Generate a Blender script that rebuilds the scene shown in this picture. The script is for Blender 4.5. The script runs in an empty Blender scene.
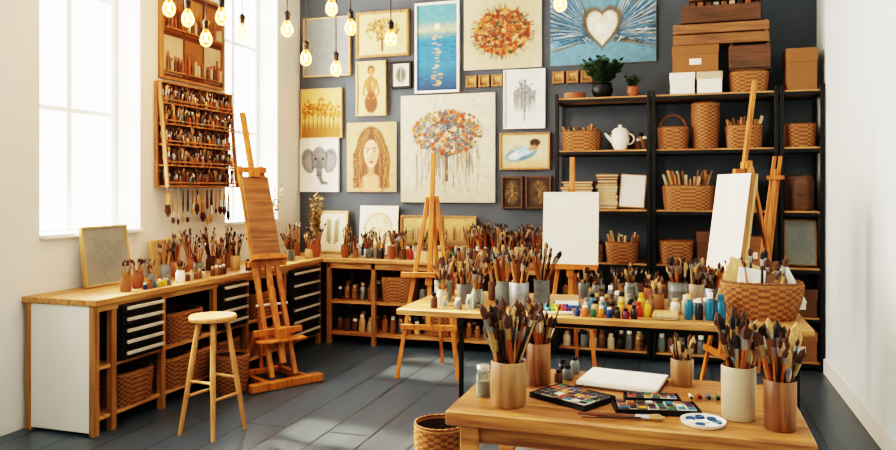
import bpy, math, random
import numpy as np
from mathutils import Vector, Matrix
random.seed(7); np.random.seed(7)
R=random.uniform
def lin(c): return tuple(((x/12.92) if x<=.04045 else ((x+.055)/1.055)**2.4) for x in c[:3])
def hx(h): return tuple(int(h[i:i+2],16)/255 for i in (0,2,4))
# ---------------------------------------------------------------- materials
def newmat(name):
    m=bpy.data.materials.new(name); m.use_nodes=True
    return m,m.node_tree.nodes,m.node_tree.links,m.node_tree.nodes['Principled BSDF']
def M(name,h,rough=.55,metal=0,var=.12,scale=12,bump=0,emit=0):
    m,n,l,p=newmat(name); c=lin(hx(h))
    p.inputs['Roughness'].default_value=rough; p.inputs['Metallic'].default_value=metal
    tc=n.new('ShaderNodeTexCoord'); nz=n.new('ShaderNodeTexNoise'); nz.inputs['Scale'].default_value=scale; nz.inputs['Detail'].default_value=4
    l.new(tc.outputs['Object'],nz.inputs['Vector'])
    r=n.new('ShaderNodeValToRGB'); r.color_ramp.elements[0].position=.3; r.color_ramp.elements[1].position=.7
    r.color_ramp.elements[0].color=tuple(x*(1-var) for x in c)+(1,); r.color_ramp.elements[1].color=tuple(min(1,x*(1+var)) for x in c)+(1,)
    l.new(nz.outputs['Fac'],r.inputs['Fac']); l.new(r.outputs['Color'],p.inputs['Base Color'])
    if bump:
        b=n.new('ShaderNodeBump'); b.inputs['Strength'].default_value=bump; b.inputs['Distance'].default_value=.01
        l.new(nz.outputs['Fac'],b.inputs['Height']); l.new(b.outputs['Normal'],p.inputs['Normal'])
    if emit:
        p.inputs['Emission Color'].default_value=c+(1,); p.inputs['Emission Strength'].default_value=emit
    return m
def wood(name,h1,h2,axis='x',rough=.45,s=1.5):
    m,n,l,p=newmat(name); p.inputs['Roughness'].default_value=rough
    tc=n.new('ShaderNodeTexCoord'); mp=n.new('ShaderNodeMapping'); k=[9*s]*3; k['xyz'.index(axis)]=.7*s
    mp.inputs['Scale'].default_value=k; l.new(tc.outputs['Object'],mp.inputs['Vector'])
    nz=n.new('ShaderNodeTexNoise'); nz.inputs['Scale'].default_value=2.5; nz.inputs['Detail'].default_value=8; nz.inputs['Distortion'].default_value=.6
    l.new(mp.outputs['Vector'],nz.inputs['Vector'])
    r=n.new('ShaderNodeValToRGB'); r.color_ramp.elements[0].position=.35; r.color_ramp.elements[1].position=.62
    r.color_ramp.elements[0].color=lin(hx(h1))+(1,); r.color_ramp.elements[1].color=lin(hx(h2))+(1,)
    l.new(nz.outputs['Fac'],r.inputs['Fac']); l.new(r.outputs['Color'],p.inputs['Base Color'])
    b=n.new('ShaderNodeBump'); b.inputs['Strength'].default_value=.15; b.inputs['Distance'].default_value=.005
    l.new(nz.outputs['Fac'],b.inputs['Height']); l.new(b.outputs['Normal'],p.inputs['Normal'])
    return m
def glass(name,h,k=.25):
    m,n,l,p=newmat(name); o=n['Material Output']
    t=n.new('ShaderNodeBsdfTransparent'); t.inputs['Color'].default_value=lin(hx(h))+(1,)
    p.inputs['Base Color'].default_value=lin(hx(h))+(1,); p.inputs['Roughness'].default_value=.05
    f=n.new('ShaderNodeFresnel'); f.inputs['IOR'].default_value=1.5
    a=n.new('ShaderNodeMath'); a.operation='ADD'; a.inputs[1].default_value=k; l.new(f.outputs[0],a.inputs[0])
    x=n.new('ShaderNodeMixShader'); l.new(a.outputs[0],x.inputs[0]); l.new(t.outputs[0],x.inputs[1]); l.new(p.outputs[0],x.inputs[2]); l.new(x.outputs[0],o.inputs['Surface'])
    return m
W_bench=wood('bench_oak','93633A','BF925F','x'); W_benchy=wood('bench_oak_y','93633A','BF925F','y')
W_ftab=wood('table_oak','7E5030','B5824E','x',.3)
W_frame=wood('frame_pine','835B36','A6784A','z')
W_easel=wood('easel_beech','96551F','BC7838','z',.4)
W_pale=wood('pale_pine','B2925F','CDAC7C','z')
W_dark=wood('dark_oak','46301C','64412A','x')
W_stool=wood('stool_birch','B07B48','CB9967','z',.4)
W_crate=wood('crate_wood','694429','90653F','x')
BLK=M('black_metal','121416',.45,.3); DRW=M('drawer_charcoal','1B1D21',.4,.2); STEEL=M('brushed_steel','C9CCCC',.3,.9); HND=M('handle_bar','C9C4B8',.4,.2)
ZINC=M('zinc','8F9494',.4,.7,.15,20); CER=M('cream_ceramic','B5A58C',.4,0,.1,8); CERG=M('grey_ceramic','6E7271',.45); WHITE=M('white_paper','E6E2D8',.7,0,.02)
TERR=M('terracotta','8E5636',.7); KRAFT=M('kraft_card','885E3B',.8,0,.08,6); KRAFTD=M('kraft_dark','5A3C28',.8,0,.08,6)
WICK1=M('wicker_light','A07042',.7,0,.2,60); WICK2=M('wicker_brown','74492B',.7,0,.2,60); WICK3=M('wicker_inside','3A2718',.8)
BRI=M('bristle_brown','4A2C1C',.8,0,.3,90); BRI2=M('bristle_cream','B08E60',.8,0,.2,90); BRI3=M('bristle_black','1A1512',.7); FER=M('ferrule','B59A68',.3,.85); FERS=M('ferrule_silver','B9BBBB',.3,.9)
HAND=[M('handle_%d'%i,c,.35) for i,c in enumerate(['8A4A1F','A86E3A','33200F','B58E5C','5E3118','1A1F25','9E5A2C'])]
PAINTS=[M('paint_%d'%i,c,.35) for i,c in enumerate(['A02E1C','BC6C22','C09C30','1F5F3F','14607A','183766','5E2040','D9D2C0','1C1A18','B5603F','3F7082'])]
GLS=glass('jar_glass','DDE6E2',.12); LEAF=M('leaf_green','344A2A',.6,0,.3,20); LEAF2=M('dried_leaf','8E7548',.8,0,.3,20); SOIL=M('soil','2A1D14',.9)
BLUEW=M('blue_pastel','2D62A0',.6); GREY=M('mid_grey','5E6162',.6)
# ---------------------------------------------------------------- mesh builder
class B:
    def __init__(s): s.v=[];s.f=[];s.m=[];s.s=[];s.mats=[];s.col={}
    def mi(s,m):
        if m not in s.mats: s.mats.append(m)
        return s.mats.index(m)
    def add(s,vs,fs,mat,smooth=False):
        o=len(s.v); s.v+= [tuple(v) for v in vs]; k=s.mi(mat)
        for f in fs: s.f.append([i+o for i in f]); s.m.append(k); s.s.append(smooth)
    def box(s,c,d,mat,rot=None,b=0):
        x,y,z=[k/2 for k in d]
        if b and min(x,y,z)>b*1.2:
            vs=[];idx={}
            for sx in(-1,1):
                for sy in(-1,1):
                    for sz in(-1,1):
                        for k,(dx,dy,dz) in enumerate(((0,b,b),(b,0,b),(b,b,0))):
                            idx[(sx,sy,sz,k)]=len(vs); vs.append(Vector((sx*(x-dx),sy*(y-dy),sz*(z-dz))))
            fs=[]
            for a in range(3):
                o=[i for i in range(3) if i!=a]
                for sg in(-1,1):
                    q=[]
                    for (p1,p2) in((-1,-1),(1,-1),(1,1),(-1,1)):
                        t=[0,0,0];t[a]=sg;t[o[0]]=p1;t[o[1]]=p2;q.append(idx[(*t,a)])
                    fs.append(q)
                for p1 in(-1,1):
                    for p2 in(-1,1):
                        q=[]
                        for sg,kk in((-1,o[0]),(1,o[0]),(1,o[1]),(-1,o[1])):
                            t=[0,0,0];t[a]=sg;t[o[0]]=p1;t[o[1]]=p2;q.append(idx[(*t,kk)])
                        fs.append(q)
            for sx in(-1,1):
                for sy in(-1,1):
                    for sz in(-1,1): fs.append([idx[(sx,sy,sz,k)] for k in range(3)])
        else:
            vs=[Vector((i*x,j*y,k*z)) for i in(-1,1) for j in(-1,1) for k in(-1,1)]
            fs=[(0,1,3,2),(4,6,7,5),(0,4,5,1),(2,3,7,6),(0,2,6,4),(1,5,7,3)]
        if rot is not None: vs=[rot@v for v in vs]
        c=Vector(c); s.add([v+c for v in vs],fs,mat)
    def beam(s,p0,p1,w,d,mat,side=(1,0,0),b=.003):
        p0=Vector(p0);p1=Vector(p1);z=(p1-p0);L=z.length;z.normalize();x=Vector(side);x=(x-z*x.dot(z))
        if x.length<1e-4: x=Vector((0,1,0));x=(x-z*x.dot(z))
        x.normalize();y=z.cross(x)
        s.box((p0+p1)/2,(w,d,L),mat,Matrix((x,y,z)).transposed(),b)
    def rings(s,pts,rad,mat,n=8,smooth=True,mats=None):
        z=(Vector(pts[-1])-Vector(pts[0])).normalized(); a=Vector((1,0,0)) if abs(z.x)<.8 else Vector((0,1,0))
        x=(a-z*a.dot(z)).normalized();y=z.cross(x); o=len(s.v)
        for p,r in zip(pts,rad):
            p=Vector(p)
            for i in range(n):
                t=2*math.pi*i/n; s.v.append(tuple(p+x*(r*math.cos(t))+y*(r*math.sin(t))))
        for j in range(len(pts)-1):
            k=s.mi(mats[j] if mats else mat)
            for i in range(n):
                i2=(i+1)%n; s.f.append([o+j*n+i,o+j*n+i2,o+(j+1)*n+i2,o+(j+1)*n+i]); s.m.append(k); s.s.append(smooth)
        s.f.append([o+i for i in range(n)][::-1]); s.m.append(s.mi(mats[0] if mats else mat)); s.s.append(False)
        e=o+(len(pts)-1)*n; s.f.append([e+i for i in range(n)]); s.m.append(s.mi(mats[-1] if mats else mat)); s.s.append(False)
    def cyl(s,p0,p1,r0,r1,mat,n=10): s.rings([p0,p1],[r0,r1],mat,n)
    def tube(s,pts,r,mat,n=6):
        for a,b in zip(pts[:-1],pts[1:]): s.rings([a,b],[r,r],mat,n)
    def lathe(s,prof,mat,c=(0,0,0),n=20,mats=None):
        c=Vector(c); o=len(s.v)
        for r,z in prof:
            r=max(r,1e-4)
            for i in range(n):
                t=2*math.pi*i/n; s.v.append((c.x+r*math.cos(t),c.y+r*math.sin(t),c.z+z))
        for j in range(len(prof)-1):
            k=s.mi(mats[j] if mats else mat)
            for i in range(n):
                i2=(i+1)%n; s.f.append([o+j*n+i,o+j*n+i2,o+(j+1)*n+i2,o+(j+1)*n+i]); s.m.append(k); s.s.append(True)
    def ball(s,c,r,mat,n=8,sz=1):
        s.lathe([(r*math.sin(math.pi*i/n),-r*sz*math.cos(math.pi*i/n)) for i in range(n+1)],mat,c,n+2)
    def xf(s,o,mtx):
        for i in range(o,len(s.v)): s.v[i]=tuple(mtx@Vector(s.v[i]))
    def build(s,name,loc=(0,0,0),rz=0,rx=0):
        me=bpy.data.meshes.new(name); me.from_pydata(s.v,[],s.f)
        for m in s.mats: me.materials.append(m)
        me.polygons.foreach_set('material_index',s.m); me.polygons.foreach_set('use_smooth',s.s)
        if s.col:
            at=me.color_attributes.new('Col','FLOAT_COLOR','POINT')
            arr=np.ones((len(s.v),4),dtype=np.float32)
            for o,c in s.col.items(): arr[o:o+len(c),:3]=c
            at.data.foreach_set('color',arr.ravel())
        me.update(); 
        try: me.set_sharp_from_angle(angle=math.radians(40))
        except Exception: pass
        ob=bpy.data.objects.new(name,me); bpy.context.scene.collection.objects.link(ob)
        ob.location=loc; ob.rotation_euler=(rx,0,rz); return ob
# ---------------------------------------------------------------- paintings
PM,_n,_l,_p=newmat('painted_canvas'); _a=_n.new('ShaderNodeAttribute'); _a.attribute_name='Col'; _l.new(_a.outputs['Color'],_p.inputs['Base Color']); _p.inputs['Roughness'].default_value=.7
_t=_n.new('ShaderNodeTexCoord'); _z=_n.new('ShaderNodeTexNoise'); _z.inputs['Scale'].default_value=90; _z.inputs['Detail'].default_value=5; _l.new(_t.outputs['Object'],_z.inputs['Vector']); _b=_n.new('ShaderNodeBump'); _b.inputs['Strength'].default_value=.35; _b.inputs['Distance'].default_value=.004; _l.new(_z.outputs['Fac'],_b.inputs['Height']); _l.new(_b.outputs['Normal'],_p.inputs['Normal'])
class Cv:
    def __init__(s,w,h,bg,tex=.05,step=.0085):
        s.W=max(8,int(w/step)); s.H=max(8,int(h/step)); s.w=w;s.h=h
        s.X,s.Y=np.meshgrid(np.linspace(0,1,s.W),np.linspace(0,1,s.H)); s.asp=h/w
        s.a=np.zeros((s.H,s.W,3)); s.a[:]=hx(bg); s.tex=tex
    def mix(s,k,col,al=1):
        k=(np.clip(k,0,1)*al)[...,None]; s.a=s.a*(1-k)+np.array(hx(col))*k
    def el(s,cx,cy,rx,ry,col,al=1,soft=.25,rot=0):
        dx=s.X-cx;dy=(s.Y-cy)*s.asp; c,q=math.cos(rot),math.sin(rot); u=dx*c+dy*q;v=-dx*q+dy*c
        d=np.sqrt((u/rx)**2+(v/(ry*s.asp))**2); s.mix((1-d)/soft+.5 if soft else d<1,col,al)
    def ln(s,x0,y0,x1,y1,w,col,al=1):
        ax,ay=x0,y0*s.asp;bx,by=x1,y1*s.asp;px=s.X-ax;py=s.Y*s.asp-ay;L=(bx-ax)**2+(by-ay)**2+1e-9
        t=np.clip((px*(bx-ax)+py*(by-ay))/L,0,1); d=np.hypot(px-t*(bx-ax),py-t*(by-ay)); s.mix((w-d)/(w*.7)+.3,col,al)
    def out(s):
        n=np.random.rand(s.H,s.W,1)-.5; lo=np.kron(np.random.rand(s.H//6+1,s.W//6+1,1)-.5,np.ones((6,6,1)))[:s.H,:s.W]
        a=np.clip(s.a*(1+s.tex*(n*1.2+lo)),0,1); return np.where(a<=.04045,a/12.92,((a+.055)/1.055)**2.4)
def painting(b,cv,th=.03,fr=0,fmat=None,cy=0,cz=0,edge=WHITE):
    w,h=cv.w,cv.h; o=len(b.v); c=cv.out().reshape(-1,3)
    vs=[((x-.5)*w,cy-th,cz+(y-.5)*h) for x,y in zip(cv.X.ravel(),cv.Y.ravel())]
    fs=[(j*cv.W+i,j*cv.W+i+1,(j+1)*cv.W+i+1,(j+1)*cv.W+i) for j in range(cv.H-1) for i in range(cv.W-1)]
    b.add(vs,fs,PM); b.col[o]=c
    b.box((0,cy-th/2+.001,cz),(w,th-.002,h),edge)
    if fr:
        for sx in(-1,1): b.box((sx*(w/2+fr/2),cy-th/2-.006,cz),(fr,th+.012,h+2*fr),fmat,b=.002)
        for sz in(-1,1): b.box((0,cy-th/2-.006,cz+sz*(h/2+fr/2)),(w,th+.012,fr),fmat,b=.002)
YW=7.45
def hang(name,x0,x1,z0,z1,draw,bg,fr=0,fmat=None,tex=.05,th=.03,edge=WHITE):
    w=x1-x0-2*fr;h=z1-z0-2*fr; cv=Cv(w,h,bg,tex); draw(cv); b=B(); painting(b,cv,th,fr,fmat,edge=edge)
    b.build(name,((x0+x1)/2,YW-.0005,(z0+z1)/2))
def flowers(cv,cx,cy,rx,ry,n,cols,r0=.02,r1=.05,dot=('3A1A10','C99A50','6A2410')):
    for i in range(n):
        t=R(0,6.283);q=math.sqrt(R(0,1)); x=cx+rx*q*math.cos(t);y=cy+ry*q*math.sin(t);r=R(r0,r1);c=random.choice(cols)
        cv.el(x,y,r,r/cv.asp,c,.95,.4); cv.el(x,y,r*.4,r*.4/cv.asp,random.choice(dot),.8,.6)
def d_plain(cv):
    cv.el(.5,.5,.45,.4,'6C7476',.5,.9)
    for i in range(50): x=R(0,1);y=R(0,1); cv.ln(x,y,x+R(-.1,.1),y+R(-.1,.1),.01,random.choice(['A9A598','565E60','888D88']),.4)
def d_tree(cv):
    cv.ln(.5,.1,.5,.5,.025,'55361A')
    for i in range(14):
        a=R(-1.2,1.2); cv.ln(.5,.35,.5+.35*math.sin(a),.45+.35*math.cos(a),.008,'5E3D1E',.8)
    flowers(cv,.5,.6,.35,.28,130,['8E6230','B58244','6E4722','C79A5E'],.012,.03)
def d_sea(cv):
    cv.mix(cv.Y*1.3,'1F6A96'); cv.mix((cv.Y>.68)*1.0,'5F97A0',.8); cv.mix((.12-abs(cv.Y-.7))*7,'DDBE7A',.7)
    cv.mix((.3-cv.Y)*3,'0A2A52',.9)
    for i in range(90):
        y=R(.02,.66);x=R(0,1); cv.ln(x-.05,y,x+.06,y,.007,random.choice(['134B78','2F7EA3','08284E']),.6)
    for i in range(50):
        y=R(.05,.66); w=.02+.09*abs(math.sin(y*9)); x=.5+R(-w,w); cv.ln(x-.04,y,x+.05,y,.008,random.choice(['E0B45A','F0D898','C98E3A']),.85)
    cv.el(.5,.74,.07,.04,'FFE9A8')
def d_bouquet(cv):
    cv.el(.5,.45,.45,.45,'A89878',.7,.8)
    for i in range(90):
        a=R(0,6.28); cv.ln(.5,.45,.5+.42*math.cos(a),.45+.34*math.sin(a),.005,'55381E',.7)
    flowers(cv,.5,.45,.35,.28,460,['A83E17','B5581E','B97836','6E2612','8E3A1A','3F3F22','7A3E1C','CFA060','4E4228','5A2A14'],.014,.03)
def d_heart(cv):
    for i in range(700):
        s=random.choice((-1,1)); a=R(-.35,1.35); L=R(.2,.6); x0=.5+s*R(.08,.2);y0=.35+R(-.12,.12)
        cv.ln(x0,y0,x0+s*L*math.cos(a),y0+L*math.sin(a),.0045,random.choice(['1C4570','245F85','D9E2E4','122A48','5F94B4','A88A50','4A3820','2A5A86']),.65)
    for s in(-1,1):
        for k in range(16):
            a=-.3+k*.1; L=.26+.16*math.sin(k*.2); x0=.5+s*.14; cv.ln(x0,.33+k*.008,x0+s*L*math.cos(a),.33+k*.008+L*math.sin(a)/cv.asp,.009,random.choice(['B0C8D4','D3DEE0','4A86A8']),.55)
            cv.ln(x0,.32+k*.008,x0+s*L*math.cos(a),.32+k*.008+L*math.sin(a)/cv.asp,.005,'142E50',.7)
    X=(cv.X-.5)/.155;Y=(cv.Y-.35)*cv.asp/.155
    f=X**2+(Y-.75*np.sqrt(np.abs(X)))**2
    cv.mix((1.7-f)*2,'5E4A30',.8); cv.mix((1.0-f)*4,'DAD2BF',1); cv.el(.47,.40,.08,.06,'F4EFE2',.8,.9)
def d_field(cv):
    cv.mix((.35-cv.Y)*5,'8A561F',.8); cv.mix((cv.Y-.6)*2,'D0B070',.6)
    for i in range(9):
        x=.08+i*.105;h=R(.5,.75); cv.ln(x,.18,x,h,.01,'4E2E14'); 
        flowers(cv,x,h,.09,.15,22,['B56A1A','C98838','8E4E16'],.015,.035)
def d_figure(cv):
    cv.el(.5,.86,.14,.09,'4E2E16'); cv.el(.5,.84,.1,.07,'A87040'); cv.ln(.5,.74,.5,.8,.05,'A87040')
    cv.el(.5,.58,.2,.17,'94602F',1,.2); cv.el(.5,.4,.14,.15,'865026',1,.2); cv.el(.5,.22,.24,.2,'6A3A1A',1,.2)
    cv.ln(.3,.66,.2,.4,.04,'94602F'); cv.ln(.7,.66,.8,.4,.04,'94602F'); cv.ln(.2,.4,.42,.3,.035,'94602F');cv.ln(.8,.4,.58,.3,.035,'94602F')
    cv.el(.56,.55,.05,.1,'C08E60',.7,.8)
def d_small(cv): cv.el(.5,.5,.3,.35,'3A3A34',.8,.5); cv.ln(.5,.2,.5,.8,.03,'B0A890')
def d_elephant(cv):
    g='66696B';dk='303334'
    cv.el(.22,.58,.2,.24,g,.9,.15,.2); cv.el(.78,.58,.2,.24,g,.9,.15,-.2); cv.el(.22,.56,.12,.16,'9A9C9C',.6,.6);cv.el(.78,.56,.12,.16,'9A9C9C',.6,.6)
    cv.el(.5,.64,.2,.22,'7E8080',1,.15); cv.ln(.5,.6,.5,.3,.075,'707374'); cv.ln(.5,.3,.58,.16,.055,'626566'); cv.ln(.58,.16,.7,.15,.04,'626566')
    for y in np.arange(.25,.6,.05): cv.ln(.44,y,.56,y,.007,dk,.7)
    for s in(-1,1): cv.ln(.5+s*.2,.75,.5+s*.19,.45,.012,dk,.7); cv.ln(.5+s*.075,.52,.5+s*.07,.28,.008,dk,.7)
    cv.el(.4,.62,.03,.022,'0E0E0E');cv.el(.6,.62,.03,.022,'0E0E0E'); cv.ln(.38,.42,.32,.3,.02,'F4F2EA');cv.ln(.62,.42,.68,.3,.02,'F4F2EA')
    for i in range(80):
        s=random.choice((.22,.78,.5)); x=s+R(-.15,.15);y=R(.4,.8); cv.ln(x,y,x+R(-.04,.04),y-.04,.005,dk,.5)
def d_woman(cv):
    cv.el(.5,.5,.5,.5,'C0A478',.6,.9)
    cv.el(.5,.64,.29,.3,'5E371B',1,.15); cv.el(.34,.34,.2,.36,'6A3F1F',1,.2,.1); cv.el(.68,.34,.2,.36,'5E371B',1,.2,-.1)
    cv.el(.5,.1,.25,.16,'C4946A',1,.2); cv.ln(.5,.25,.5,.4,.075,'B07F58')
    for i in range(170):
        s=random.choice((-1,1)); x=.5+s*R(.0,.12); y=.9; c=random.choice(['44260F','7A4A24','A06C38','57341A','B5824C'])
        px=x; off=R(.17,.36)
        for k in range(7):
            yy=.9-(k+1)*.12; q=min(1,(k+1)/2.5); nx=.5+s*(abs(x-.5)*(1-q)+off*q)+.025*math.sin(k*2.1+i); cv.ln(px,y,nx,yy,.006,c,.6); px,y=nx,yy
    cv.el(.5,.56,.15,.19,'D0A078',1,.1); cv.el(.5,.46,.11,.11,'D0A078',1,.15); cv.el(.57,.52,.06,.12,'B5825A',.5,.8)
    for s in(-1,1):
        cv.el(.5+s*.065,.575,.036,.016,'EFE2D4',1,.3); cv.el(.5+s*.065,.575,.018,.018,'1E120C',1,.3); cv.ln(.5+s*.105,.63,.5+s*.03,.625,.01,'3A200F',.95); cv.ln(.5+s*.105,.585,.5+s*.025,.597,.008,'24140A',.95)
    cv.ln(.515,.58,.525,.5,.008,'A06E48',.9); cv.ln(.475,.487,.53,.487,.01,'8A5838',.9)
    cv.el(.5,.43,.05,.018,'943E30',1,.3); cv.ln(.455,.432,.545,.432,.006,'4E1A16',.9)
def d_big(cv):
    cv.el(.5,.6,.5,.5,'BFB8A2',.8,.9); cv.mix((.3-cv.Y)*2,'978D74',.7); cv.mix((abs(cv.X-.5)-.38)*4,'ABA28A',.6)
    for i in range(200): x=R(0,1);y=R(0,1); cv.ln(x,y,x+R(-.06,.06),y+R(-.06,.06),.006,random.choice(['A39A84','D8D0BC','8E8878']),.25)
    for i in range(170):
        x=.5+R(-.34,.34);y0=R(.42,.58); cv.ln(x,y0,x+R(-.01,.01),y0-R(.1,.36),.0025,random.choice(['5E5E5A','7A7468','443C32','A5764A','6E7C80']),.7)
    for i in range(30):
        a=R(0,3.14); cv.ln(.5,.42,.5+.3*math.cos(a),.5+.28*math.sin(a),.004,'443424',.7)
    for i in range(5): cv.ln(.5+R(-.02,.02),.2,.5+R(-.02,.02),.5,.005,'4E3E2C',.8)
    cv.el(.5,.65,.34,.18,'4E4A42',.8,.4)
    flowers(cv,.5,.65,.36,.2,620,['B8561E','A8481E','C98A4A','6E6A60','7A7A74','3A5060','C6B48C','5E7E90','4E5A4A','5E4A30','8E3A1A','D0C8B4'],.009,.026)
def d_greytree(cv):
    cv.ln(.5,.12,.5,.5,.02,'4E5152')
    for i in range(140):
        x=.5+R(-.28,.28); cv.ln(x,.35+R(-.1,.2),x,.8-abs(x-.5)*.7,.008,random.choice(['6D7274','898E90','50565A']),.5)
    flowers(cv,.5,.62,.28,.22,40,['898E90','6D7274','A9ACAC'],.02,.05,('7A8082',))
def d_nude(cv):
    cv.mix((.4-cv.Y)*2,'B5854E',.7); cv.mix((cv.Y-.5)*2,'C9B488',.6)
    cv.el(.42,.42,.34,.2,'3E7490',.95,.3,.25); cv.el(.5,.5,.26,.14,'A8C4CC',.95,.4,.3); cv.el(.3,.36,.16,.12,'D9DEDA',.9,.4,.2)
    cv.el(.7,.68,.1,.15,'B5764A',1,.25); cv.el(.72,.76,.11,.11,'3A2414',1,.3); cv.ln(.62,.56,.68,.62,.04,'B5764A')
    for i in range(40):
        x=R(.12,.75);y=R(.25,.65); cv.ln(x,y,x+R(.02,.12),y+R(-.02,.08),.006,random.choice(['1C4A66','DDE4E2','6FA0B4','2A6080']),.6)
def d_dark(cv):
    cv.el(.5,.5,.4,.42,'4E3A22',.9,.3)
    for i in range(40): a=R(0,6.28); cv.ln(.5,.5,.5+.36*math.cos(a),.5+.38*math.sin(a),.01,random.choice(['8A6A3A','1A140E','A88850']),.6)
def d_circle(cv):
    cv.el(.5,.5,.38,.36,'C0A878',1,.08); cv.el(.5,.5,.33,.31,'DDD0B0',1,.1)
    for i in range(40): a=R(0,6.28);r=R(.05,.3); cv.ln(.5+r*math.cos(a),.5+r*math.sin(a),.5+r*math.cos(a+.3),.5+r*math.sin(a+.3),.008,'A08048',.6)
def d_land(cv):
    cv.mix((.45-cv.Y)*4,'6A4A22',.9); cv.mix((cv.Y-.5)*2,'C9A86A',.7)
    for i in range(25): x=R(0,1); cv.ln(x,.4,x,.4+R(.1,.35),.012,random.choice(['4E3216','94601F','3A3A22']),.8)
def d_leafart(cv):
    cv.ln(.5,.1,.5,.85,.012,'6A5A3A')
    for i in range(9):
        y=.2+i*.07
        for s in(-1,1): cv.el(.5+s*.15,y+.04,.13,.03,'7C7050',.8,.4,s*.6)
hang('textured_grey_canvas',-4.04,-3.47,2.80,3.45,d_plain,'83888A',.015,W_pale)
hang('tree_painting',-3.40,-2.79,2.98,3.47,d_tree,'C8AF7E',.025,W_frame)
hang('seascape_painting',-2.72,-2.23,2.57,3.52,d_sea,'3A7796',.025,WHITE,.08)
hang('flower_bouquet_painting',-2.18,-1.37,2.79,3.62,d_bouquet,'C6BA9C')
hang('winged_heart_painting',-1.28,-.26,2.79,3.66,d_heart,'5F8AA0',tex=.1)
hang('orange_trees_painting',-4.07,-3.57,2.12,2.67,d_field,'CDA866',.012,W_pale)
hang('figure_painting',-3.40,-3.05,2.35,2.94,d_figure,'CBAC78',.02,W_pale)
hang('small_framed_print',-3.0,-2.76,2.63,2.92,d_small,'CDC8B8',.025,BLK)
hang('elephant_drawing',-4.08,-3.61,1.53,2.12,d_elephant,'DCD9D0',.01,WHITE,.02)
hang('woman_portrait_painting',-3.51,-2.94,1.53,2.28,d_woman,'AC9264')
hang('large_flower_tree_canvas',-2.88,-1.85,1.42,2.55,d_big,'CCC4AE',0,None,.08)
hang('grey_tree_print',-1.76,-1.33,2.17,2.77,d_greytree,'DADAD4',.015,WHITE,.02)
hang('blue_figure_painting',-1.80,-1.28,1.755,2.13,d_nude,'CBBF9E',.02,W_frame)
hang('dark_mandala_print',-1.78,-1.56,1.36,1.69,d_dark,'2A2016',.018,W_dark)
hang('dark_mandala_print',-1.53,-1.27,1.36,1.69,d_dark,'382818',.018,W_dark)
for x in(-2.10,-1.965,-1.83,-1.2,-1.06,-.92): hang('small_wood_frame',x-.058,x+.058,2.61,2.73,d_land,'B08A5C',.02,W_frame)
def lean(name,x,w,h,draw,bg,fr,fm,y=7.42,z=.862,a=.1):
    cv=Cv(w-2*fr,h-2*fr,bg); draw(cv); b=B(); painting(b,cv,.02,fr,fm,cy=0,cz=h/2); b.build(name,(x,y-h*math.sin(a),z),0,-a)
lean('leaning_landscape_print',-3.66,.36,.46,d_leafart,'DDD5C0',.025,W_pale)
lean('round_motif_canvas',-3.12,.44,.52,d_circle,'E2DDCE',0,None)
lean('forest_painting',-2.66,.42,.42,d_land,'A08A62',.02,W_frame)
lean('meadow_painting',-2.23,.38,.42,d_land,'A08056',.02,W_frame)
# ---------------------------------------------------------------- room
X0,X1,CZ=-4.1,1.14,4.2
WALLG=M('slate_wall_paint','4F5760',.85,0,.08,3,.05); WALLP=M('pale_wall_paint','DAD9D2',.9,0,.015,2); WALLR=M('right_wall_paint','D6E0E0',.9,0,.015,2)
def room_box(name,lo,hi,mat):
    b=B(); c=[(a+d)/2 for a,d in zip(lo,hi)]; b.box((0,0,0),[d-a for a,d in zip(lo,hi)],mat); return b.build(name,c)
FLR,n,l,p=newmat('slate_floor_planks')
tc=n.new('ShaderNodeTexCoord');mp=n.new('ShaderNodeMapping');mp.inputs['Rotation'].default_value=(0,0,math.pi/2);l.new(tc.outputs['Object'],mp.inputs['Vector'])
br=n.new('ShaderNodeTexBrick');l.new(mp.outputs[0],br.inputs['Vector']);br.inputs['Scale'].default_value=1;br.inputs['Brick Width'].default_value=2.6;br.inputs['Row Height'].default_value=.3;br.inputs['Mortar Size'].default_value=.007
br.inputs['Color1'].default_value=lin(hx('38444F'))+(1,);br.inputs['Color2'].default_value=lin(hx('44515D'))+(1,);br.inputs['Mortar'].default_value=lin(hx('12171C'))+(1,)
mp2=n.new('ShaderNodeMapping');mp2.inputs['Scale'].default_value=(14,1,1);l.new(tc.outputs['Object'],mp2.inputs['Vector']);nz=n.new('ShaderNodeTexNoise');nz.inputs['Scale'].default_value=2;nz.inputs['Detail'].default_value=7;l.new(mp2.outputs[0],nz.inputs['Vector'])
mx=n.new('ShaderNodeMix');mx.data_type='RGBA';mx.blend_type='OVERLAY';mx.inputs[0].default_value=.3;l.new(br.outputs['Color'],mx.inputs[6]);l.new(nz.outputs['Fac'],mx.inputs[7]);l.new(mx.outputs[2],p.inputs['Base Color'])
p.inputs['Roughness'].default_value=.34
room_box('floor',(X0-.3,-1.5,-.1),(X1+.1,YW+.1,0),FLR)
room_box('ceiling',(X0-.3,-1.5,CZ),(X1+.1,YW+.1,CZ+.1),WALLP)
room_box('wall_back',(X0-.3,YW,0),(X1+.1,YW+.12,CZ),WALLG)
room_box('wall_right',(X1,-1.5,0),(X1+.1,YW,CZ),WALLR)
room_box('wall_front',(X0-.3,-1.6,0),(X1+.1,-1.5,CZ),WALLP)  # unseen wall behind the camera, added to block world light from there
wins=[(3.92,4.88),(6.03,6.96)]; wz0,wz1=1.22,3.95
WN=[(.4,1.4),(2.0,3.0)]+wins
b=B(); xl,xr=X0-.3,X0; th=.3
ys=[-1.5]+[v for w_ in WN for v in w_]+[YW]
for a,c in zip(ys[0::2],ys[1::2]): b.box(((xl+xr)/2,(a+c)/2,CZ/2),(th,c-a,CZ),WALLP)
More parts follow.
